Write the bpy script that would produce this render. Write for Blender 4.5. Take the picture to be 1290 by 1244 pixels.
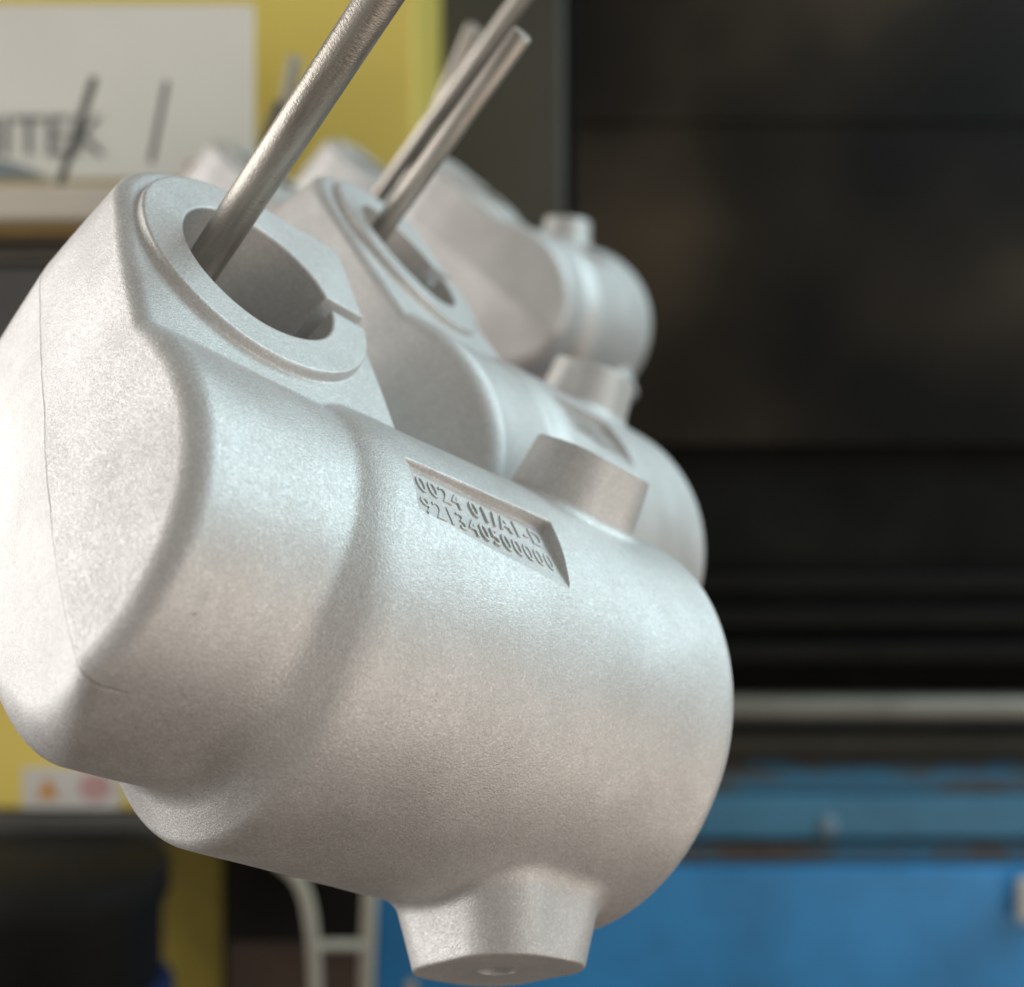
import bpy, bmesh, math, random
import numpy as np
from mathutils import Matrix, Vector

for o in list(bpy.data.objects):
    bpy.data.objects.remove(o)
scene = bpy.context.scene
COL = scene.collection
rng = random.Random(7)

# ------------------------------------------------------------------ camera
S = 0.05                      # one casting radius in metres
CAMZ = 1.20
F_PX, W_PX, H_PX = 1600.0, 1290.0, 1244.0
cam_d = bpy.data.cameras.new('camera')
cam = bpy.data.objects.new('camera', cam_d)
COL.objects.link(cam)
cam.location = (0, 0, CAMZ)
cam.rotation_euler = (math.radians(90), 0, 0)
cam_d.sensor_width = 36.0
cam_d.lens = F_PX / W_PX * 36.0
cam_d.clip_start = 0.01
cam_d.clip_end = 100
cam_d.dof.use_dof = True
cam_d.dof.focus_distance = 0.238
cam_d.dof.aperture_fstop = 10.0
scene.camera = cam

# ------------------------------------------------------------------ light
world = bpy.data.worlds.new('World')
scene.world = world
world.use_nodes = True
bg = world.node_tree.nodes['Background']
bg.inputs['Color'].default_value = (1.0, 0.93, 0.85, 1)
bg.inputs['Strength'].default_value = 0.33

def area_light(name, loc, target, sx, sy, power, color):
    d = bpy.data.lights.new(name, 'AREA')
    d.shape = 'RECTANGLE'
    d.size, d.size_y = sx, sy
    d.energy = power
    d.color = color
    o = bpy.data.objects.new(name, d)
    COL.objects.link(o)
    o.location = loc
    v = Vector(target) - Vector(loc)
    o.rotation_euler = v.to_track_quat('-Z', 'Y').to_euler()
    return o
# daylight from the bay on the left, and a cooler skylight overhead
area_light('left_bay_daylight', (-1.75, 0.45, CAMZ + 0.30), (0.0, 0.45, CAMZ), 1.3, 1.5, 25.5, (1.0, 0.975, 0.945))
area_light('right_skylight', (1.35, 0.55, CAMZ + 1.0), (0.0, 0.3, CAMZ), 1.6, 1.2, 20, (0.68, 0.92, 1.0))
area_light('warm_floor_bounce', (0.95, -0.25, CAMZ - 0.75), (0.0, 0.28, CAMZ), 1.4, 1.4, 10.0, (1.0, 0.86, 0.74))
scene.view_settings.view_transform = 'Standard'
scene.view_settings.look = 'None'
scene.view_settings.gamma = 1.0
scene.view_settings.exposure = 0.0

def W3(v):
    """camera space (x right, y up, z back; casting radii) -> world metres"""
    return Vector((v[0] * S, -v[2] * S, v[1] * S + CAMZ))
def px(x, y, depth):
    """the point at a metric depth that the photograph shows at pixel x, y"""
    return Vector(((x - W_PX / 2) / F_PX * depth, depth, CAMZ - (y - H_PX / 2) / F_PX * depth))
def tag(o, label=None, cat=None, group=None, kind=None):
    if label: o['label'] = label
    if cat: o['category'] = cat
    if group: o['group'] = group
    if kind: o['kind'] = kind
    return o
def empty(name, loc=(0, 0, 0)):
    o = bpy.data.objects.new(name, None)
    o.empty_display_size = 0.02
    COL.objects.link(o)
    o.location = loc
    return o
def link(name, me, mat, parent=None):
    o = bpy.data.objects.new(name, me)
    COL.objects.link(o)
    if mat and not me.materials:
        me.materials.append(mat)
    if parent:
        o.parent = parent
    return o

# ------------------------------------------------------------------ materials
def new_mat(name):
    m = bpy.data.materials.new(name)
    m.use_nodes = True
    nt = m.node_tree
    return m, nt, nt.nodes['Principled BSDF']
def N(nt, typ, **kw):
    n = nt.nodes.new(typ)
    for k, v in kw.items():
        if k.startswith('i_'):
            n.inputs[k[2:].replace('_', ' ')].default_value = v
        else:
            setattr(n, k, v)
    return n
def ramp(nt, fac, stops):
    r = nt.nodes.new('ShaderNodeValToRGB')
    e = r.color_ramp.elements
    e[0].position, e[0].color = stops[0][0], stops[0][1]
    e[1].position, e[1].color = stops[-1][0], stops[-1][1]
    for p, c in stops[1:-1]:
        x = e.new(p); x.color = c
    nt.links.new(fac, r.inputs['Fac'])
    return r
def simple(name, color, rough=0.5, metal=0.0, var=0.15, scale=20, bump=0.0, bscale=400, spec=0.5):
    m, nt, b = new_mat(name)
    tc = N(nt, 'ShaderNodeTexCoord')
    nz = N(nt, 'ShaderNodeTexNoise', i_Scale=scale, i_Detail=6.0, i_Roughness=0.6)
    nt.links.new(tc.outputs['Object'], nz.inputs['Vector'])
    lo = tuple(c * (1 - var) for c in color) + (1,)
    hi = tuple(min(1, c * (1 + var)) for c in color) + (1,)
    r = ramp(nt, nz.outputs['Fac'], [(0.3, lo), (0.7, hi)])
    nt.links.new(r.outputs['Color'], b.inputs['Base Color'])
    b.inputs['Roughness'].default_value = rough
    b.inputs['Metallic'].default_value = metal
    b.inputs['Specular IOR Level'].default_value = spec
    if bump:
        n2 = N(nt, 'ShaderNodeTexNoise', i_Scale=bscale, i_Detail=3.0)
        nt.links.new(tc.outputs['Object'], n2.inputs['Vector'])
        bp = N(nt, 'ShaderNodeBump', i_Strength=bump, i_Distance=0.001)
        nt.links.new(n2.outputs['Fac'], bp.inputs['Height'])
        nt.links.new(bp.outputs['Normal'], b.inputs['Normal'])
    return m

def casting_material():
    """bead-blasted aluminium: fine satin grain, a few pits, a thin parting seam"""
    m, nt, b = new_mat('blasted_aluminium')
    L = nt.links.new
    tc = N(nt, 'ShaderNodeTexCoord')
    sep = N(nt, 'ShaderNodeSeparateXYZ')
    L(tc.outputs['Object'], sep.inputs[0])
    grain = N(nt, 'ShaderNodeTexNoise', i_Scale=2100.0, i_Detail=2.0, i_Roughness=0.7)
    L(tc.outputs['Object'], grain.inputs['Vector'])
    blot = N(nt, 'ShaderNodeTexNoise', i_Scale=70.0, i_Detail=5.0, i_Roughness=0.6)
    L(tc.outputs['Object'], blot.inputs['Vector'])
    # base colour: nearly even grey metal, faint blotches of oxide
    c1 = ramp(nt, blot.outputs['Fac'], [(0.3, (0.67, 0.66, 0.645, 1)), (0.7, (0.76, 0.755, 0.745, 1))])
    c2 = ramp(nt, grain.outputs['Fac'], [(0.34, (0.84, 0.84, 0.84, 1)), (0.66, (1, 1, 1, 1))])
    mul = N(nt, 'ShaderNodeMix', data_type='RGBA', blend_type='MULTIPLY')
    mul.inputs['Factor'].default_value = 1.0
    fac0 = N(nt, 'ShaderNodeTexVoronoi', i_Scale=2300.0, i_Randomness=1.0)
    L(tc.outputs['Object'], fac0.inputs['Vector'])
    fs0 = N(nt, 'ShaderNodeSeparateColor'); L(fac0.outputs['Color'], fs0.inputs[0])
    fr = ramp(nt, fs0.outputs[1], [(0.0, (0.95, 0.95, 0.95, 1)), (0.85, (1.03, 1.03, 1.03, 1)), (1.0, (1.15, 1.15, 1.15, 1))])
    mulf = N(nt, 'ShaderNodeMix', data_type='RGBA', blend_type='MULTIPLY'); mulf.inputs['Factor'].default_value = 1.0
    L(c1.outputs['Color'], mulf.inputs[6]); L(fr.outputs['Color'], mulf.inputs[7])
    L(mulf.outputs[2], mul.inputs[6]); L(c2.outputs['Color'], mul.inputs[7])
    # pits
    vor = N(nt, 'ShaderNodeTexVoronoi', i_Scale=110.0, i_Randomness=1.0)
    L(tc.outputs['Object'], vor.inputs['Vector'])
    sel = N(nt, 'ShaderNodeTexNoise', i_Scale=45.0, i_Detail=2.0)
    L(tc.outputs['Object'], sel.inputs['Vector'])
    selr = ramp(nt, sel.outputs['Fac'], [(0.62, (0, 0, 0, 1)), (0.66, (1, 1, 1, 1))])
    pit = ramp(nt, vor.outputs['Distance'], [(0.030, (1, 1, 1, 1)), (0.060, (0, 0, 0, 1))])
    pm = N(nt, 'ShaderNodeMath', operation='MULTIPLY')
    L(selr.outputs['Color'], pm.inputs[0]); L(pit.outputs['Color'], pm.inputs[1])
    # parting seam on the end face: a thin wavering line at one height of the casting
    wav = N(nt, 'ShaderNodeTexNoise', i_Scale=60.0, i_Detail=3.0)
    L(tc.outputs['Object'], wav.inputs['Vector'])
    wv = N(nt, 'ShaderNodeMath', operation='MULTIPLY_ADD')
    L(wav.outputs['Fac'], wv.inputs[0]); wv.inputs[1].default_value = 0.0022; wv.inputs[2].default_value = 0.2 * S - 0.0011
    tl = N(nt, 'ShaderNodeMath', operation='MULTIPLY_ADD')
    L(sep.outputs['Y'], tl.inputs[0]); tl.inputs[1].default_value = 0.0; L(sep.outputs['Z'], tl.inputs[2])
    df = N(nt, 'ShaderNodeMath', operation='SUBTRACT')
    L(tl.outputs[0], df.inputs[0]); L(wv.outputs[0], df.inputs[1])
    ab = N(nt, 'ShaderNodeMath', operation='ABSOLUTE'); L(df.outputs[0], ab.inputs[0])
    seam = N(nt, 'ShaderNodeMapRange', i_From_Min=0.00008, i_From_Max=0.00034, i_To_Min=1.0, i_To_Max=0.0)
    L(ab.outputs[0], seam.inputs['Value'])
    sx = N(nt, 'ShaderNodeMapRange', i_From_Min=-0.72 * S, i_From_Max=-0.64 * S, i_To_Min=1.0, i_To_Max=0.0)
    L(sep.outputs['X'], sx.inputs['Value'])
    sm = N(nt, 'ShaderNodeMath', operation='MULTIPLY'); L(seam.outputs[0], sm.inputs[0]); L(sx.outputs[0], sm.inputs[1])
    fl = N(nt, 'ShaderNodeTexNoise', i_Scale=55.0, i_Detail=2.5, i_Distortion=0.6)
    L(tc.outputs['Object'], fl.inputs['Vector'])
    f1 = N(nt, 'ShaderNodeMath', operation='SUBTRACT'); L(fl.outputs['Fac'], f1.inputs[0]); f1.inputs[1].default_value = 0.5
    f2 = N(nt, 'ShaderNodeMath', operation='ABSOLUTE'); L(f1.outputs[0], f2.inputs[0])
    f3 = N(nt, 'ShaderNodeMapRange', i_From_Min=0.0008, i_From_Max=0.0045, i_To_Min=1.0, i_To_Max=0.0); L(f2.outputs[0], f3.inputs['Value'])
    fm = N(nt, 'ShaderNodeTexNoise', i_Scale=24.0, i_Detail=1.0)
    L(tc.outputs['Object'], fm.inputs['Vector'])
    f4 = N(nt, 'ShaderNodeMapRange', i_From_Min=0.62, i_From_Max=0.70, i_To_Min=0.0, i_To_Max=0.14); L(fm.outputs['Fac'], f4.inputs['Value'])
    f5 = N(nt, 'ShaderNodeMath', operation='MULTIPLY'); L(f3.outputs[0], f5.inputs[0]); L(f4.outputs[0], f5.inputs[1])
    pf = N(nt, 'ShaderNodeMath', operation='MAXIMUM'); L(pm.outputs[0], pf.inputs[0]); L(f5.outputs[0], pf.inputs[1])
    dark = N(nt, 'ShaderNodeMath', operation='MAXIMUM')
    L(pf.outputs[0], dark.inputs[0])
    s2 = N(nt, 'ShaderNodeMath', operation='MULTIPLY'); s2.inputs[1].default_value = 0.42
    L(sm.outputs[0], s2.inputs[0]); L(s2.outputs[0], dark.inputs[1])
    mix = N(nt, 'ShaderNodeMix', data_type='RGBA')
    L(dark.outputs[0], mix.inputs['Factor']); L(mul.outputs[2], mix.inputs[6]); mix.inputs[7].default_value = (0.10, 0.095, 0.09, 1)
    L(mix.outputs[2], b.inputs['Base Color'])
    b.inputs['Metallic'].default_value = 0.62
    rr = N(nt, 'ShaderNodeMapRange', i_From_Min=0.3, i_From_Max=0.7, i_To_Min=0.48, i_To_Max=0.62)
    # blast facets: every tiny facet has its own sheen
    fac = N(nt, 'ShaderNodeTexVoronoi', i_Scale=2300.0, i_Randomness=1.0)
    L(tc.outputs['Object'], fac.inputs['Vector'])
    fs = N(nt, 'ShaderNodeSeparateColor'); L(fac.outputs['Color'], fs.inputs[0])
    rr.inputs['From Min'].default_value = 0.0; rr.inputs['From Max'].default_value = 1.0
    L(fs.outputs[0], rr.inputs['Value'])
    wear = N(nt, 'ShaderNodeTexNoise', i_Scale=38.0, i_Detail=6.0, i_Roughness=0.65)
    L(tc.outputs['Object'], wear.inputs['Vector'])
    wr = N(nt, 'ShaderNodeMapRange', i_From_Min=0.35, i_From_Max=0.7, i_To_Min=-0.06, i_To_Max=0.08)
    L(wear.outputs['Fac'], wr.inputs['Value'])
    ra = N(nt, 'ShaderNodeMath', operation='ADD'); L(rr.outputs[0], ra.inputs[0]); L(wr.outputs[0], ra.inputs[1])
    L(ra.outputs[0], b.inputs['Roughness'])
    # relief: blast grain + faint lumps + pits
    lump = N(nt, 'ShaderNodeTexNoise', i_Scale=520.0, i_Detail=3.0)
    L(tc.outputs['Object'], lump.inputs['Vector'])
    b1 = N(nt, 'ShaderNodeBump', i_Strength=0.75, i_Distance=0.00015)
    L(grain.outputs['Fac'], b1.inputs['Height'])
    b2 = N(nt, 'ShaderNodeBump', i_Strength=0.08, i_Distance=0.0003)
    L(lump.outputs['Fac'], b2.inputs['Height']); L(b1.outputs['Normal'], b2.inputs['Normal'])
    b3 = N(nt, 'ShaderNodeBump', i_Strength=0.7, i_Distance=0.0003, invert=True)
    L(dark.outputs[0], b3.inputs['Height']); L(b2.outputs['Normal'], b3.inputs['Normal'])
    L(b3.outputs['Normal'], b.inputs['Normal'])
    return m
ALU = casting_material()

def rod_material():
    m, nt, b = new_mat('drawn_steel')
    L = nt.links.new
    tc = N(nt, 'ShaderNodeTexCoord')
    g = N(nt, 'ShaderNodeTexNoise', i_Scale=1800.0, i_Detail=3.0)
    L(tc.outputs['Object'], g.inputs['Vector'])
    mp = N(nt, 'ShaderNodeMapping'); mp.inputs['Scale'].default_value = (1, 1, 0.12)
    L(tc.outputs['Object'], mp.inputs['Vector'])
    st = N(nt, 'ShaderNodeTexNoise', i_Scale=420.0, i_Detail=5.0)
    L(mp.outputs[0], st.inputs['Vector'])
    c = ramp(nt, st.outputs['Fac'], [(0.3, (0.33, 0.305, 0.27, 1)), (0.7, (0.56, 0.525, 0.475, 1))])
    L(c.outputs['Color'], b.inputs['Base Color'])
    b.inputs['Metallic'].default_value = 0.9
    rr = N(nt, 'ShaderNodeMapRange', i_From_Min=0.3, i_From_Max=0.7, i_To_Min=0.34, i_To_Max=0.50)
    L(st.outputs['Fac'], rr.inputs['Value']); L(rr.outputs[0], b.inputs['Roughness'])
    mp2 = N(nt, 'ShaderNodeMapping'); mp2.inputs['Scale'].default_value = (0.45, 0.45, 2.2)
    L(tc.outputs['Object'], mp2.inputs['Vector'])
    rib = N(nt, 'ShaderNodeTexNoise', i_Scale=1500.0, i_Detail=2.0)
    L(mp2.outputs[0], rib.inputs['Vector'])
    hs = N(nt, 'ShaderNodeMath', operation='ADD'); L(g.outputs['Fac'], hs.inputs[0]); L(rib.outputs['Fac'], hs.inputs[1])
    bp = N(nt, 'ShaderNodeBump', i_Strength=0.45, i_Distance=0.0002)
    L(hs.outputs[0], bp.inputs['Height']); L(bp.outputs['Normal'], b.inputs['Normal'])
    return m
STEEL = rod_material()

# ------------------------------------------------------------------ the casting as a distance field
L_ = 2.01
HC = (-0.308, 1.142)            # bore centre
RH = 0.375                      # bore radius
def across(deg):
    return np.array([0.0, math.sin(math.radians(deg)), math.cos(math.radians(deg))])
def smin(a, b, k):
    h = np.clip(0.5 + 0.5 * (b - a) / k, 0, 1)
    return b * (1 - h) + a * h - k * h * (1 - h)
def rint(a, b, r):
    return np.minimum(-r, np.maximum(a, b)) + np.hypot(np.maximum(a + r, 0), np.maximum(b + r, 0))
def ear2d(x, y):
    """plan of the clamp end: slightly slanting left face, large round far-left corner"""
    x0, x1, y0, y1 = -0.972, 0.430, -3.0, 1.80
    cx, cy, hx, hy = (x0 + x1) / 2, (y0 + y1) / 2, (x1 - x0) / 2, (y1 - y0) / 2
    px_, py_ = x - cx, y - cy
    # the right side leans in towards the far end, the left side towards the near end
    px_ = np.where(px_ > 0, px_ + 0.185 * np.clip(y - 0.54, 0, 2) * np.clip(px_ / hx, 0, 1),
                   px_ - (0.03 * np.clip(1.0 - y, 0, 2) + 0.17 * np.clip(0.1 - y, 0, 2) ** 2) * np.clip(-px_ / hx, 0, 1))
    r = np.where(py_ > 0, np.where(px_ < 0, 0.56, 0.07), 0.1)
    qx, qy = np.abs(px_) - hx + r, np.abs(py_) - hy + r
    return np.minimum(np.maximum(qx, qy), 0) + np.hypot(np.maximum(qx, 0), np.maximum(qy, 0)) - r
def box2d(u, v, u0, u1, v0, v1, r):
    qx, qy = np.abs(u - (u0 + u1) / 2) - (u1 - u0) / 2 + r, np.abs(v - (v0 + v1) / 2) - (v1 - v0) / 2 + r
    return np.minimum(np.maximum(qx, qy), 0) + np.hypot(np.maximum(qx, 0), np.maximum(qy, 0)) - r
TX0, TX1 = 0.135, 0.912                                   # number panel, along the barrel
FP1 = np.array([-0.226, 0.921]); FP2 = np.array([0.112, 0.890])   # panel floor, across (y, z)
FT = (FP2 - FP1) / np.linalg.norm(FP2 - FP1)
FN = np.array([-FT[1], FT[0]])
if FN[1] < 0: FN = -FN
FLEN = float(np.linalg.norm(FP2 - FP1))
def boss(p, deg, cx, hgt, hx, hs, r, k):
    d = across(deg)
    s_ax = np.cross(d, [1, 0, 0])
    t = p @ d
    u, v = p[:, 0] - cx, p @ s_ax
    tp = k * (t - 0.9)
    qx, qy = np.abs(u) - (hx - tp) + r, np.abs(v) - (hs - tp) + r
    d2 = np.minimum(np.maximum(qx, qy), 0) + np.hypot(np.maximum(qx, 0), np.maximum(qy, 0)) - r
    e = rint(d2, t - hgt, 0.012)
    return np.maximum(e, -(t - 0.45)), t, u, v
BOSS_UP = dict(deg=34, cx=1.375, hgt=1.235, hx=0.305, hs=0.275, r=0.22, k=0.07)
BOSS_DN = dict(deg=-109, cx=1.43, hgt=1.205, hx=0.37, hs=0.40, r=0.23, k=0.20)
def sdf(p):
    x, y, z = p[:, 0], p[:, 1], p[:, 2]
    # barrel, a little conical, with a bevelled shoulder on the left
    rho = np.hypot(y, z)
    rx = 1 - 0.038 * (L_ - x)
    m = rint(rho - rx, x - L_, 0.11)
    tb = np.clip(-(0.82 * y + 0.57 * z) / np.maximum(rho, 1e-6), 0, 1)
    sl = 0.52 + 0.05 * tb + 1.0 * tb ** 6
    m = rint(m, (rho - 0.922 - sl * x) / np.sqrt(1 + sl * sl), 0.028)
    m = np.maximum(m, -(x + 0.45))
    # clamp end: a round cap set off centre that runs into the block beside it
    rc = np.hypot(y - 0.04, z - 0.065) - 0.808
    blk = box2d(y, z, 0.38, 3.0, -0.50, 0.755, 0.02)
    prof = smin(rc, blk, 0.010)
    e2 = ear2d(x, y)
    ty = np.clip((1.0 - y) / 1.5, 0, 1)
    dr = (0.06 + 0.22 * ty * ty * (3 - 2 * ty)) * np.abs(z - 0.2)
    wt = np.clip((z - 0.45) / 0.25, 0, 1) * np.clip((y - 0.25) / 0.2, 0, 1)
    ear = rint(prof, e2 + dr, 0.085 - 0.025 * wt + 0.14 * np.clip((0.1 - z) / 0.5, 0, 1))
    body = smin(m, ear, 0.012 + 0.05 * tb)
    # bosses
    for B in (BOSS_UP, BOSS_DN):
        bd, t, u, v = boss(p, **B)
        body = smin(body, bd, 0.05)
    # raised collar on the flat top
    hr = np.hypot(x - HC[0], y - HC[1])
    pad2 = np.minimum(hr - 0.565, np.maximum(np.maximum(1.18 - y, HC[0] + 0.05 - x), y - 1.9))
    pad = rint(np.maximum(pad2, e2 + dr + 0.02), z - 0.805, 0.012)
    pad = np.maximum(pad, 0.45 - z)
    body = smin(body, pad, 0.014)
    # bore and slit
    body = rint(body, RH - hr, 0.012)
    slit = np.maximum(np.maximum(np.abs(y - 1.20) - 0.046, -(x - HC[0] - 0.2)), np.where(x < 0.13, -0.35 - z, 0.70 - z))
    body = np.maximum(body, -slit)
    # tapped hole in the lower boss
    d = across(BOSS_DN['deg'])
    t = p @ d
    ax = np.hypot(x - BOSS_DN['cx'], p @ np.cross(d, [1, 0, 0]))
    body = np.maximum(body, -np.maximum(ax - 0.085, 0.95 - t))
    # sunk number panel
    fy, fz = y - FP1[0], z - FP1[1]
    ft = fy * FT[0] + fz * FT[1]
    fn = fy * FN[0] + fz * FN[1]
    slope = 0.10 * fn
    box = np.maximum(np.maximum(TX0 - x, x - TX1), np.maximum(-0.02 - ft, ft - FLEN))
    box = np.maximum(box, np.maximum(-fn, 0.3 * 0 + fn - 0.3))
    body = np.maximum(body, -box)
    # hand-worked unevenness of the cast skin
    body = body + 0.0016 * (np.sin(9.1 * x + 3 * y) * np.sin(7.7 * y - 2 * z + 1) + np.sin(13 * z + 4 * x) * np.sin(11 * x - 5 * y + 2))
    return body

def surface_nets(h, lo, hi):
    """naive surface nets on the narrow band of a distance field"""
    B = 8
    lo = np.array(lo); n = np.ceil((np.array(hi) - lo) / (h * B)).astype(int)
    bi = np.stack(np.meshgrid(*[np.arange(k) for k in n], indexing='ij'), -1).reshape(-1, 3)
    cen = lo + (bi + 0.5) * B * h
    near = np.abs(sdf(cen)) < B * h * 1.25
    bi = bi[near]
    dims = n * B + 1
    def gid(i): return (i[..., 0] * dims[1] + i[..., 1]) * dims[2] + i[..., 2]
    off = np.stack(np.meshgrid(*[np.arange(B)] * 3, indexing='ij'), -1).reshape(-1, 3)
    cor = np.stack(np.meshgrid(*[np.arange(B + 1)] * 3, indexing='ij'), -1).reshape(-1, 3)
    lid = lambda i: (i[:, 0] * (B + 1) + i[:, 1]) * (B + 1) + i[:, 2]
    C8 = np.array([[0,0,0],[0,0,1],[0,1,0],[0,1,1],[1,0,0],[1,0,1],[1,1,0],[1,1,1]])
    c8 = np.stack([lid(off + c) for c in C8], 1)
    E = [(a, b) for a in range(8) for b in range(a + 1, 8) if np.abs(C8[a] - C8[b]).sum() == 1]
    cid, cpos, edges = [], [], []
    for k in range(0, len(bi), 400):
        blk = bi[k:k + 400]
        g = blk[:, None, :] * B + cor[None]
        val = sdf((lo + g.reshape(-1, 3) * h)).reshape(len(blk), -1)
        v8 = val[:, c8]
        ins = v8 < 0
        act = ins.any(2) & ~ins.all(2)
        bI, cI = np.nonzero(act)
        vv = v8[bI, cI]
        base = blk[bI] * B + off[cI]
        acc = np.zeros((len(bI), 3)); cnt = np.zeros(len(bI))
        for a, b in E:
            va, vb = vv[:, a], vv[:, b]
            x = (va < 0) != (vb < 0)
            t = np.where(x, va / np.where(x, va - vb, 1), 0)
            acc += np.where(x[:, None], C8[a] + t[:, None] * (C8[b] - C8[a]), 0); cnt += x
        cid.append(gid(base)); cpos.append(lo + (base + acc / cnt[:, None]) * h)
        for ax in range(3):
            o1 = np.zeros(3, int); o1[ax] = 1
            vb = vv[:, int(np.nonzero((C8 == o1).all(1))[0][0])]
            x = (vv[:, 0] < 0) != (vb < 0)
            if x.any():
                edges.append(np.concatenate([base[x], np.full((x.sum(), 1), ax), (vv[x, 0] < 0)[:, None]], 1))
    cid = np.concatenate(cid); cpos = np.concatenate(cpos); edges = np.concatenate(edges)
    order = np.argsort(cid); cs = cid[order]; pos = cpos[order]
    quads = []
    for ax in range(3):
        e = edges[edges[:, 3] == ax]
        u, v = (ax + 1) % 3, (ax + 2) % 3
        du = np.zeros(3, int); du[u] = 1
        dv = np.zeros(3, int); dv[v] = 1
        b = e[:, :3]
        q = np.stack([gid(b - du - dv), gid(b - dv), gid(b), gid(b - du)], 1)
        fl = e[:, 4] == 0
        q[fl] = q[fl][:, ::-1]
        idx = np.searchsorted(cs, q); idx = np.minimum(idx, len(cs) - 1)
        ok = (cs[idx] == q).all(1)
        quads.append(idx[ok])
    return pos, np.concatenate(quads)

CELL = 0.0095
V, Q = surface_nets(CELL, (-1.15, -1.35, -1.25), (2.12, 1.92, 1.35))
def gradient(p, e=0.004):
    g = np.empty_like(p)
    for a in range(3):
        d = np.zeros(3); d[a] = e
        g[:, a] = sdf(p + d) - sdf(p - d)
    return g / np.maximum(np.linalg.norm(g, axis=1, keepdims=True), 1e-9)
G = gradient(V)
V = V - np.clip(sdf(V), -0.4 * CELL, 0.4 * CELL)[:, None] * G * 0.8
NRM = gradient(V, 0.006)

# split the one cast surface into the regions that read as parts
cen = V[Q].mean(1)
region = np.zeros(len(Q), int)
hr = np.hypot(cen[:, 0] - HC[0], cen[:, 1] - HC[1])
region[(cen[:, 2] > 0.772) & (cen[:, 0] < 0.45) & (cen[:, 1] > 0.48)] = 1
region[(hr < RH + 0.004) & (cen[:, 2] <= 0.772)] = 2
for k, B in ((3, BOSS_UP), (4, BOSS_DN)):
    bd, t, u, v = boss(cen, **B)
    region[(t > 0.90) & (bd < 0.012) & (np.hypot(cen[:, 1], cen[:, 2]) > 1.0)] = k
fy, fz = cen[:, 1] - FP1[0], cen[:, 2] - FP1[1]
ft = fy * FT[0] + fz * FT[1]; fn = fy * FN[0] + fz * FN[1]
region[(cen[:, 0] > TX0 - .004) & (cen[:, 0] < TX1 + .004) & (ft > -0.02) & (ft < FLEN + .004) & (np.abs(fn) < 0.008)] = 5
def submesh(name, k):
    q = Q[region == k]
    u, inv = np.unique(q, return_inverse=True)
    me = bpy.data.meshes.new(name)
    v = (V[u] * S)
    f = inv.reshape(-1, 4)
    me.vertices.add(len(v)); me.vertices.foreach_set('co', v.ravel().astype(np.float32))
    me.loops.add(f.size); me.loops.foreach_set('vertex_index', f.ravel().astype(np.int32))
    me.polygons.add(len(f))
    me.polygons.foreach_set('loop_start', np.arange(0, f.size, 4, dtype=np.int32))
    me.update(calc_edges=True)
    me.validate()
    me.polygons.foreach_set('use_smooth', np.ones(len(me.polygons), bool))
    me.normals_split_custom_set_from_vertices([tuple(n) for n in NRM[u]])
    me.materials.append(ALU)
    return me
PART_NAMES = ['body', 'clamp_collar', 'bore', 'boss', 'boss', 'number_panel']
PART_MESH = [submesh(nm, i) for i, nm in enumerate(PART_NAMES)]

def lettering_mesh():
    """two lines of raised characters standing on the panel floor"""
    pts, faces = [], []
    def line(txt, x0, x1, t0, size, extr):
        cu = bpy.data.curves.new('t', 'FONT')
        cu.body = txt; cu.size = 1.0; cu.extrude = 0.5; cu.resolution_u = 3
        cu.bevel_depth = 0.0; cu.offset = 0.004; cu.space_character = 1.2
        ob = bpy.data.objects.new('t', cu); COL.objects.link(ob)
        dg = bpy.context.evaluated_depsgraph_get()
        me = bpy.data.meshes.new_from_object(ob.evaluated_get(dg))
        co = np.empty(len(me.vertices) * 3, np.float32); me.vertices.foreach_get('co', co); co = co.reshape(-1, 3)
        a, b = co[:, 0].min(), co[:, 0].max()
        c, d = co[:, 1].min(), co[:, 1].max()
        u = x0 + (co[:, 0] - a) / (b - a) * (x1 - x0)
        w = t0 + (co[:, 1] - c) / (d - c) * size
        hgt = -0.004 + (co[:, 2] + 0.5) * extr
        base = len(pts)
        for i in range(len(co)):
            yz = FP1 + FT * w[i] + FN * hgt[i]
            pts.append((u[i] * S, yz[0] * S, yz[1] * S))
        for p in me.polygons:
            faces.append([base + i for i in p.vertices])
        bpy.data.objects.remove(ob); bpy.data.curves.remove(cu); bpy.data.meshes.remove(me)
    line('0024 01/A1-D', 0.180, 0.868, 0.196, 0.100, 0.012)
    line('921340500000', 0.160, 0.874, 0.058, 0.104, 0.011)
    me = bpy.data.meshes.new('lettering')
    me.from_pydata(pts, [], faces)
    me.update()
    me.materials.append(ALU)
    return me
LETTERS = lettering_mesh()

def make_casting(Rm, T, label, group='aluminium castings hung on the rods'):
    R = Matrix([list(r) for r in Rm])
    C = Matrix(((1, 0, 0), (0, 0, -1), (0, 1, 0)))       # camera axes -> world axes
    e = empty('aluminium_casting')
    e.matrix_world = Matrix.Translation(W3(T)) @ (C @ R).to_4x4()
    tag(e, label, 'casting', group)
    for nm, me in zip(PART_NAMES, PART_MESH):
        o = link(nm, me, None, e)
        if nm == 'number_panel':
            link('lettering', LETTERS, None, o)
    return e
def rodrigues(r):
    r = np.array(r); th = np.linalg.norm(r); k = r / th
    K = np.array([[0, -k[2], k[1]], [k[2], 0, -k[0]], [-k[1], k[0], 0]])
    return np.eye(3) + math.sin(th) * K + (1 - math.cos(th)) * K @ K
def ortho(M):
    u, s, vt = np.linalg.svd(np.array(M)); return u @ vt
R1 = ortho([[0.702, -0.252, 0.666], [-0.351, 0.692, 0.631], [-0.620, -0.677, 0.398]])
T1 = (-1.086, -0.477, -5.081)
R2 = ortho([[0.447, -0.499, 0.742], [-0.199, 0.753, 0.627], [-0.872, -0.428, 0.237]])
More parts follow.
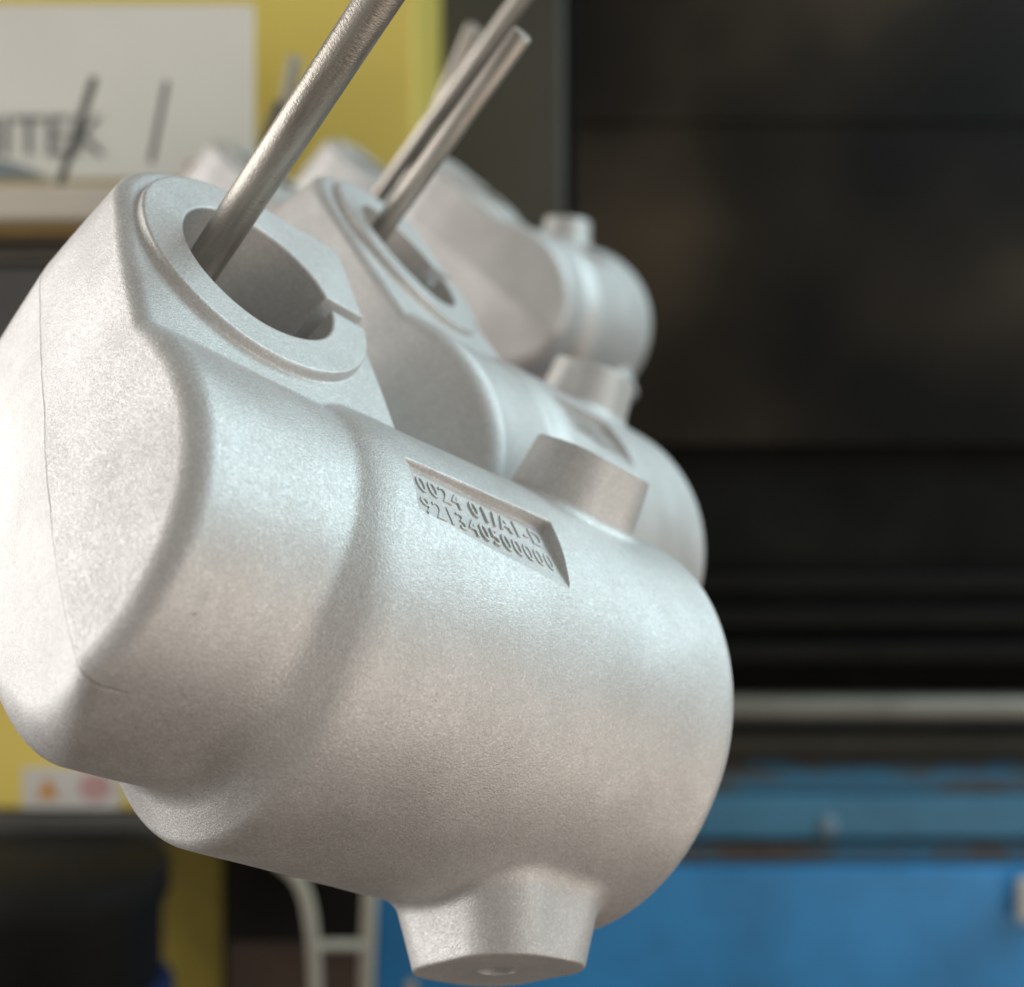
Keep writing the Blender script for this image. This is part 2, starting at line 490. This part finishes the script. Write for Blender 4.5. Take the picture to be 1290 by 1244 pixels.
T2 = (-0.469, -0.068, -7.215)
R3 = ortho([[0.351, -0.747, 0.565], [0.09, 0.606, 0.796], [-0.936, -0.274, 0.200]])
R3 = R3 @ rodrigues((math.radians(3), 0, 0))
T3 = (0.084, 1.97, -13.9)
make_casting(R1, T1, 'nearest silver aluminium casting, sharp in focus, with its number panel readable')
make_casting(R2, T2, 'second silver aluminium casting, directly behind the nearest one, slightly blurred')
make_casting(R3, T3, 'third silver aluminium casting, against the dark window, its broad end face showing')
R4 = R3
T4 = (-2.35, 2.35, -14.7)
make_casting(R4, T4, 'blurred far casting, mostly hidden behind the thick near rod, in front of yellow panel')

make_casting(R3, (-1.39, 3.0, -17.0), 'most distant casting, only its pale top showing left of the crossing rods')

# ------------------------------------------------------------------ rods
def rod_mesh(length, r, seg=40):
    bm = bmesh.new()
    prof = [(0.0, 0.0), (r * 0.86, 0.0), (r, r * 0.16), (r, length - r * 0.16), (r * 0.86, length), (0.0, length)]
    rings = []
    for rr, zz in prof:
        if rr == 0:
            rings.append([bm.verts.new((0, 0, zz))])
        else:
            rings.append([bm.verts.new((rr * math.cos(2 * math.pi * i / seg), rr * math.sin(2 * math.pi * i / seg), zz)) for i in range(seg)])
    for a, b in zip(rings[:-1], rings[1:]):
        for i in range(seg):
            j = (i + 1) % seg
            if len(a) == 1: bm.faces.new((a[0], b[j], b[i]))
            elif len(b) == 1: bm.faces.new((a[i], a[j], b[0]))
            else: bm.faces.new((a[i], a[j], b[j], b[i]))
    me = bpy.data.meshes.new('rod')
    bm.to_mesh(me); bm.free()
    for p in me.polygons: p.use_smooth = abs(p.normal.z) < 0.5
    return me
def rod(p0, p1, r, label, mat=STEEL, group='steel rods that carry the castings'):
    v = p1 - p0
    o = link('hanging_rod', rod_mesh(v.length, r), mat)
    o.matrix_world = Matrix.Translation(p0) @ v.to_track_quat('Z', 'Y').to_matrix().to_4x4()
    return tag(o, label, 'rod', group)
def along(a, b, t): return a + (b - a) * t
a, b = px(281, 297, 0.262), px(483, -10, 0.228)
rod(along(a, b, -0.9), along(a, b, 1.6), 0.0039, 'thick near steel rod running through the bore of the nearest casting')
a, b = px(500, 262, 0.352), px(658, 42, 0.325)
rod(along(a, b, -0.7), b, 0.0030, 'steel rod with a cut end, standing out of the second casting')
a, b = px(500, 215, 0.50), px(665, -15, 0.44)
rod(along(a, b, -0.7), along(a, b, 1.3), 0.0033, 'blurred steel rod rising out of frame just behind the cut-ended rod')
a, b = px(520, 215, 0.60), px(597, 32, 0.56)
rod(along(a, b, -0.7), b, 0.0036, 'short blurred rod with its tip against the dark post, leftmost of the crossing three')

# ------------------------------------------------------------------ background
def box_bm(bm, lo, hi, bev=0.0):
    r = bmesh.ops.create_cube(bm, size=1.0)
    vs = r['verts']
    for v in vs:
        v.co = Vector([lo[i] + (v.co[i] + 0.5) * (hi[i] - lo[i]) for i in range(3)])
    if bev:
        es = list({e for v in vs for e in v.link_edges})
        bmesh.ops.bevel(bm, geom=es, offset=bev, segments=2, profile=0.5, affect='EDGES')
def box(name, lo, hi, mat, parent=None, bev=0.002):
    bm = bmesh.new()
    box_bm(bm, lo, hi, bev)
    me = bpy.data.meshes.new(name)
    bm.to_mesh(me); bm.free()
    return link(name, me, mat, parent)
def pbox(name, x0, y0, x1, y1, d, thick, mat, parent=None, bev=0.002):
    """a box whose front face stands at metric depth d and spans the given pixels"""
    a, b = px(x0, y1, d), px(x1, y0, d)
    return box(name, (a.x, d, a.z), (b.x, d + thick, b.z), mat, parent, bev)
def tube(name, pts, r, mat, parent=None, seg=14):
    cu = bpy.data.curves.new(name, 'CURVE'); cu.dimensions = '3D'
    sp = cu.splines.new('NURBS'); sp.points.add(len(pts) - 1)
    for p, q in zip(sp.points, pts): p.co = (q[0], q[1], q[2], 1)
    sp.use_endpoint_u = True; sp.order_u = 3; sp.resolution_u = 8
    cu.bevel_depth = r; cu.bevel_resolution = 5; cu.use_fill_caps = True
    ob = bpy.data.objects.new('tmp', cu); COL.objects.link(ob)
    dg = bpy.context.evaluated_depsgraph_get()
    me = bpy.data.meshes.new_from_object(ob.evaluated_get(dg))
    bpy.data.objects.remove(ob); bpy.data.curves.remove(cu)
    for p in me.polygons: p.use_smooth = True
    return link(name, me, mat, parent)
def flat(name, pts, mat, parent, thick=0.0006):
    """a thin plate cut to an outline given in world points facing -y"""
    bm = bmesh.new()
    f = bm.faces.new([bm.verts.new(p) for p in pts])
    ex = bmesh.ops.extrude_face_region(bm, geom=[f])
    for v in ex['geom']:
        if isinstance(v, bmesh.types.BMVert): v.co.y += thick
    bmesh.ops.recalc_face_normals(bm, faces=bm.faces)
    me = bpy.data.meshes.new(name); bm.to_mesh(me); bm.free()
    return link(name, me, mat, parent)
def text(name, body, x, y, hpx, d, mat, parent, wpx=None):
    cu = bpy.data.curves.new(name, 'FONT'); cu.body = body; cu.size = 1; cu.extrude = 0.0; cu.offset = 0.006
    ob = bpy.data.objects.new('tmp', cu); COL.objects.link(ob)
    dg = bpy.context.evaluated_depsgraph_get()
    me = bpy.data.meshes.new_from_object(ob.evaluated_get(dg))
    bpy.data.objects.remove(ob); bpy.data.curves.remove(cu)
    xs = [v.co.x for v in me.vertices]; ys = [v.co.y for v in me.vertices]
    k = hpx / F_PX * d / (max(ys) - min(ys))
    kx = k if not wpx else wpx / F_PX * d / (max(xs) - min(xs))
    o0 = px(x, y + hpx, d)
    for v in me.vertices:
        v.co = Vector((o0.x + (v.co.x - min(xs)) * kx, d, o0.z + (v.co.y - min(ys)) * k))
    return link(name, me, mat, parent)

YELLOW = simple('yellow_enamel', (0.74, 0.585, 0.13), 0.45, var=0.06, scale=6)
WHITEP = simple('white_board', (0.74, 0.72, 0.66), 0.5, var=0.04, scale=9)
CREAM = simple('cream_shelf_paint', (0.62, 0.56, 0.47), 0.5, var=0.06, scale=14)
TAN = simple('tan_edging', (0.30, 0.20, 0.07), 0.6, var=0.2, scale=25)
DARKG = simple('dark_grey_paint', (0.075, 0.072, 0.066), 0.5, var=0.2, scale=10)
POST = simple('olive_grey_paint', (0.056, 0.050, 0.043), 0.55, var=0.15, scale=6)
SOOT = simple('sooty_black', (0.010, 0.0095, 0.008), 0.6, var=0.4, scale=9, spec=0.1)
def window_reflections():  # brown patches painted in to stand for reflections in the dark window
    m, nt, b = new_mat('painted_window_reflections')
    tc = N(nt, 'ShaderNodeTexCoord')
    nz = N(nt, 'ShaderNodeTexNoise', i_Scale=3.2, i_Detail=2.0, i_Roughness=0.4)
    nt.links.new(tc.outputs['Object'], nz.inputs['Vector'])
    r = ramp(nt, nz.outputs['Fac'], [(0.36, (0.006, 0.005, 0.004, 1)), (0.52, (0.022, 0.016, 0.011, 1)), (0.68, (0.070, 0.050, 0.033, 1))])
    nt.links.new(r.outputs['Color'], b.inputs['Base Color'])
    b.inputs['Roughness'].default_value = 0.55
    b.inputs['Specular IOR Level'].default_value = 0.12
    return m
BROWNP = window_reflections()
SLAT = simple('slat_black', (0.008, 0.0072, 0.0065), 0.6, var=0.3, scale=12, spec=0.15)
RAIL = simple('bright_rail_steel', (0.20, 0.185, 0.155), 0.45, metal=0.6, var=0.15, scale=18)
RAIL2 = simple('dull_rail_steel', (0.075, 0.064, 0.047), 0.6, metal=0.2, var=0.2, scale=18)
def rusty_blue():
    m, nt, b = new_mat('rusted_blue_edge')
    tc = N(nt, 'ShaderNodeTexCoord')
    nz = N(nt, 'ShaderNodeTexNoise', i_Scale=11.0, i_Detail=6.0, i_Roughness=0.65)
    nt.links.new(tc.outputs['Object'], nz.inputs['Vector'])
    r = ramp(nt, nz.outputs['Fac'], [(0.44, (0.045, 0.15, 0.25, 1)), (0.56, (0.085, 0.075, 0.07, 1)), (0.72, (0.07, 0.045, 0.035, 1))])
    nt.links.new(r.outputs['Color'], b.inputs['Base Color'])
    b.inputs['Roughness'].default_value = 0.75
    return m
RUST = rusty_blue()
BLUE = simple('blue_enamel', (0.04, 0.28, 0.62), 0.42, var=0.22, scale=7)
TEAL = simple('teal_enamel', (0.05, 0.20, 0.33), 0.5, var=0.2, scale=9)
NAVY = simple('navy_plastic', (0.010, 0.025, 0.09), 0.5, var=0.2, scale=9)
LEG_SHADE = simple('shaded_yellow_leg', (0.21, 0.165, 0.02), 0.6, var=0.25, scale=14)  # yellow leg, its colour darkened for the shade under the cabinet
BLACKR = simple('black_rubber', (0.008, 0.0075, 0.007), 0.7, var=0.3, scale=15, spec=0.15)
PALE = simple('pale_tube_paint', (0.36, 0.34, 0.28), 0.5, var=0.12, scale=16)
KNOB = simple('bolt_paint', (0.16, 0.25, 0.32), 0.5, var=0.1)
INK = simple('grey_print', (0.13, 0.13, 0.135), 0.6, var=0.05)
SWOOSH = simple('slate_print', (0.20, 0.23, 0.24), 0.6, var=0.05)
STICK = simple('sticker_white', (0.62, 0.60, 0.56), 0.5, var=0.04)
ORANGE = simple('sticker_orange', (0.62, 0.27, 0.02), 0.5, var=0.05)
PINK = simple('sticker_pink', (0.50, 0.30, 0.29), 0.5, var=0.1)
FLOORM = simple('brown_floor', (0.065, 0.042, 0.028), 0.7, var=0.35, scale=9)
WALLM = simple('dim_wall', (0.05, 0.047, 0.042), 0.8, var=0.2, scale=3)
BROWNPAD = simple('brown_pad', (0.05, 0.028, 0.018), 0.8, var=0.3, scale=20)

tag(box('floor', (-2.5, -0.6, 0.30), (2.5, 3.0, 0.33), FLOORM, bev=0), kind='structure')
tag(box('back_wall', (-2.5, 2.6, 0.335), (2.5, 2.7, 2.6), WALLM, bev=0), kind='structure')

# yellow machine cabinet
D = 1.0
cab = tag(empty('yellow_cabinet', px(200, 1050, D)), 'yellow machine cabinet with small warning stickers low on its front', 'cabinet')
inv = Matrix.Translation(-px(200, 1050, D))
def under(o, p):
    o.parent = p
    o.matrix_parent_inverse = Matrix.Translation(p.location).inverted()
    return o
under(pbox('front_panel', -420, -420, 524, 1021, D, 0.45, YELLOW, bev=0.004), cab)
under(pbox('sill', -420, 1026, 528, 1052, D - 0.006, 0.44, DARKG, bev=0.003), cab)
under(pbox('leg', 205, 1056, 282, 1500, D + 0.22, 0.05, LEG_SHADE), cab)
st = under(pbox('warning_sticker', 28, 967, 151, 1019, D - 0.0014, 0.001, STICK, bev=0), cab)
t = flat('warning_triangle', [px(46, 1006, D - 0.002), px(73, 1006, D - 0.002), px(59.5, 979, D - 0.002)], ORANGE, None, 0.0004); under(t, st); st_loc = None
c0 = px(119, 992, D - 0.002); rr = 20 / F_PX * D
t = flat('prohibition_disc', [c0 + Vector((rr * math.cos(a * math.pi / 16), 0, rr * 0.9 * math.sin(a * math.pi / 16))) for a in range(32)], PINK, None, 0.0004); under(t, st)

# white sign board in front of it
D = 0.93
sg = tag(empty('sign_board', px(100, 226, D)), 'white sign board with grey capitals, standing against the yellow cabinet', 'sign')
under(pbox('panel', -420, 5, 318, 227, D, 0.008, WHITEP, bev=0.0015), sg)
under(text('lettering', 'NITEK', -48, 146, 50, D - 0.001, INK, None, 180), sg)
under(flat('swoosh', [px(-80, 226, D - 0.001), px(62, 226, D - 0.001), px(40, 214, D - 0.001), px(12, 204, D - 0.001), px(-20, 198, D - 0.001), px(-80, 198, D - 0.001)], SWOOSH, None, 0.0005), sg)
under(flat('small_print', [px(236, 216, D - 0.001), px(290, 216, D - 0.001), px(290, 204, D - 0.001), px(236, 204, D - 0.001)], PINK, None, 0.0005), sg)

# shelf in front of the board
D = 0.80
sh = tag(empty('cream_shelf', px(40, 330, D)), 'cream shelf edge with tan underside below the white sign board', 'shelf')
under(pbox('top_board', -420, 232, 190, 277, D, 0.10, CREAM, bev=0.003), sh)
under(pbox('tan_strip', -420, 280, 186, 296, D + 0.010, 0.09, TAN, bev=0.001), sh)
under(pbox('under_tray', -420, 300, 184, 318, D + 0.02, 0.08, RAIL2, bev=0.001), sh)
under(pbox('tray_lip', -420, 321, 184, 328, D + 0.006, 0.10, RAIL, bev=0.001), sh)
tag(pbox('drawer_unit', -420, 334, 200, 640, D + 0.01, 0.12, DARKG), 'dark grey drawer unit under the cream shelf', 'drawer unit')
for x0, y0, x1, y1, d, r, lb in ((75, 232, 119, 98, 0.70, 0.0022, 'thin dark rod crossing the last letter of the white sign'),
                             (190, 205, 210, 103, 0.72, 0.0016, 'thin dark rod on the blank part of the white sign'),
                             (330, 190, 352, 130, 0.72, 0.0030, 'faint dark rod at the right edge of the white sign'),
                             (357, 150, 372, 72, 0.74, 0.0040, 'pale blurred rod against the yellow panel beside the near rod')):
    rod(px(x0, y0, d), px(x1, y1, d - 0.02), r, lb, DARKG if d < 0.73 else PALE, 'far rods of the rack')

# dark machine with a window on the right
D = 1.45
dm = tag(empty('dark_machine', px(900, 985, D)), 'dark machine with brown reflections coloured into its window and horizontal black slats', 'machine')
under(pbox('post', 534, -300, 712, 1000, D - 0.10, 0.08, POST, bev=0.006), dm)
under(pbox('post_edge', 714, -300, 726, 1000, D - 0.05, 0.05, SOOT, bev=0.002), dm)
under(pbox('window_panel', 722, -300, 1500, 153.6, D + 0.026, 0.02, BROWNP, bev=0.0006), dm)
under(pbox('window_panel', 722, 154.4, 1500, 560, D + 0.03, 0.02, BROWNP, bev=0.0006), dm)
under(pbox('back_plate', 500, 540, 1700, 1000, D + 0.06, 0.03, SOOT), dm)
for y0, y1 in ((724, 746), (768, 791), (811, 836)):
    under(pbox('slat', 722, y0, 1500, y1, D, 0.02, SLAT, bev=0.004), dm)
def hrod(name, yc, rpx, d, mat, par):
    a, b = px(722, yc, d), px(1560, yc, d)
    return under(tube(name, [a, (a + b) / 2, b], rpx / F_PX * d, mat, None), par)
hrod('bright_rail', 894, 19, D - 0.06, RAIL, dm)
under(pbox('lower_rail', 722, 930, 1560, 958, D - 0.03, 0.03, RAIL2, bev=0.004), dm)

# blue machine bed below
D = 1.30
bl = tag(empty('blue_machine_bed', px(900, 1244, D)), 'blue painted machine bed with rusty top edge under the dark machine', 'machine bed')
under(pbox('front_panel', 470, 1094, 1600, 1700, D, 0.25, BLUE, bev=0.004), bl)
under(pbox('upper_strip', 700, 1003, 1600, 1058, D + 0.005, 0.2, TEAL, bev=0.004), bl)
under(pbox('rust_band', 700, 1062, 1600, 1090, D + 0.012, 0.2, RUST, bev=0.003), bl)
under(pbox('rusty_top_edge', 700, 988, 1600, 999, D + 0.01, 0.2, RUST, bev=0.002), bl)
bm = bmesh.new(); bmesh.ops.create_uvsphere(bm, u_segments=20, v_segments=12, radius=13 / F_PX * D)
for v in bm.verts: v.co = Vector((v.co.x, v.co.y * 0.5, v.co.z * 1.2)) + px(1043, 1042, D + 0.003)
me = bpy.data.meshes.new('bolt_head'); bm.to_mesh(me); bm.free()
under(link('bolt_head', me, KNOB), bl)
tag(pbox('white_tag', 1284, 1108, 1330, 1164, D - 0.02, 0.012, STICK, bev=0.004), 'small white tag cut off by the right edge of the picture', 'tag')

# things under the cabinet
def lathe(name, prof, seg, mat, loc, parent=None):
    bm = bmesh.new(); rings = []
    for r, z in prof:
        rings.append([bm.verts.new((r * math.cos(2 * math.pi * i / seg), r * math.sin(2 * math.pi * i / seg), z)) for i in range(seg)])
    for a, b in zip(rings[:-1], rings[1:]):
        for i in range(seg):
            j = (i + 1) % seg; bm.faces.new((a[i], a[j], b[j], b[i]))
    bm.faces.new(rings[-1]); bm.faces.new(rings[0][::-1])
    me = bpy.data.meshes.new(name); bm.to_mesh(me); bm.free()
    for p in me.polygons: p.use_smooth = True
    o = link(name, me, mat, parent); o.location = loc
    return o
D = 0.92
tire = tag(empty('black_bin', px(60, 1260, D)), 'black round bin with a navy band in the dark under the cabinet', 'bin')
b0 = px(60, 1500, D)
o = lathe('bin_body', [(0.060, 0), (0.072, 0.02), (0.080, 0.20), (0.086, 0.215), (0.086, 0.235), (0.080, 0.24)], 48, BLACKR, b0); under(o, tire)
o = lathe('navy_band', [(0.0845, 0.0), (0.0885, 0.004), (0.0885, 0.055), (0.0845, 0.06)], 48, NAVY, b0 + Vector((0, 0, 0.09))); under(o, tire)
stand = tag(empty('tube_stand', px(420, 1300, 0.9)), 'pale bent tube stand with a cross bar below the nearest casting', 'stand')
d = 0.9
under(tube('upright', [px(330, 1070, d), px(362, 1092, d), px(385, 1120, d), px(395, 1180, d), px(398, 1260, d), px(398, 1500, d)], 0.0048, PALE), stand)
under(tube('upright', [px(470, 1060, d + .03), px(466, 1130, d + .03), px(460, 1260, d + .03), px(460, 1500, d + .03)], 0.0056, PALE), stand)
under(tube('cross_bar', [px(396, 1192, d), px(430, 1190, d + .01), px(462, 1192, d + .03)], 0.0040, PALE), stand)
under(tube('lower_strut', [px(520, 1236, d + .03), px(505, 1290, d + .03), px(480, 1400, d + .03)], 0.0040, PALE), stand)
tag(pbox('dark_trolley', 286, 1030, 468, 1186, 1.20, 0.05, SOOT), 'black trolley side behind the pale tube stand', 'trolley')
tag(pbox('brown_block', 288, 1190, 466, 1500, 1.19, 0.06, BROWNPAD), 'brown block on the floor left of the pale tube stand', 'block')
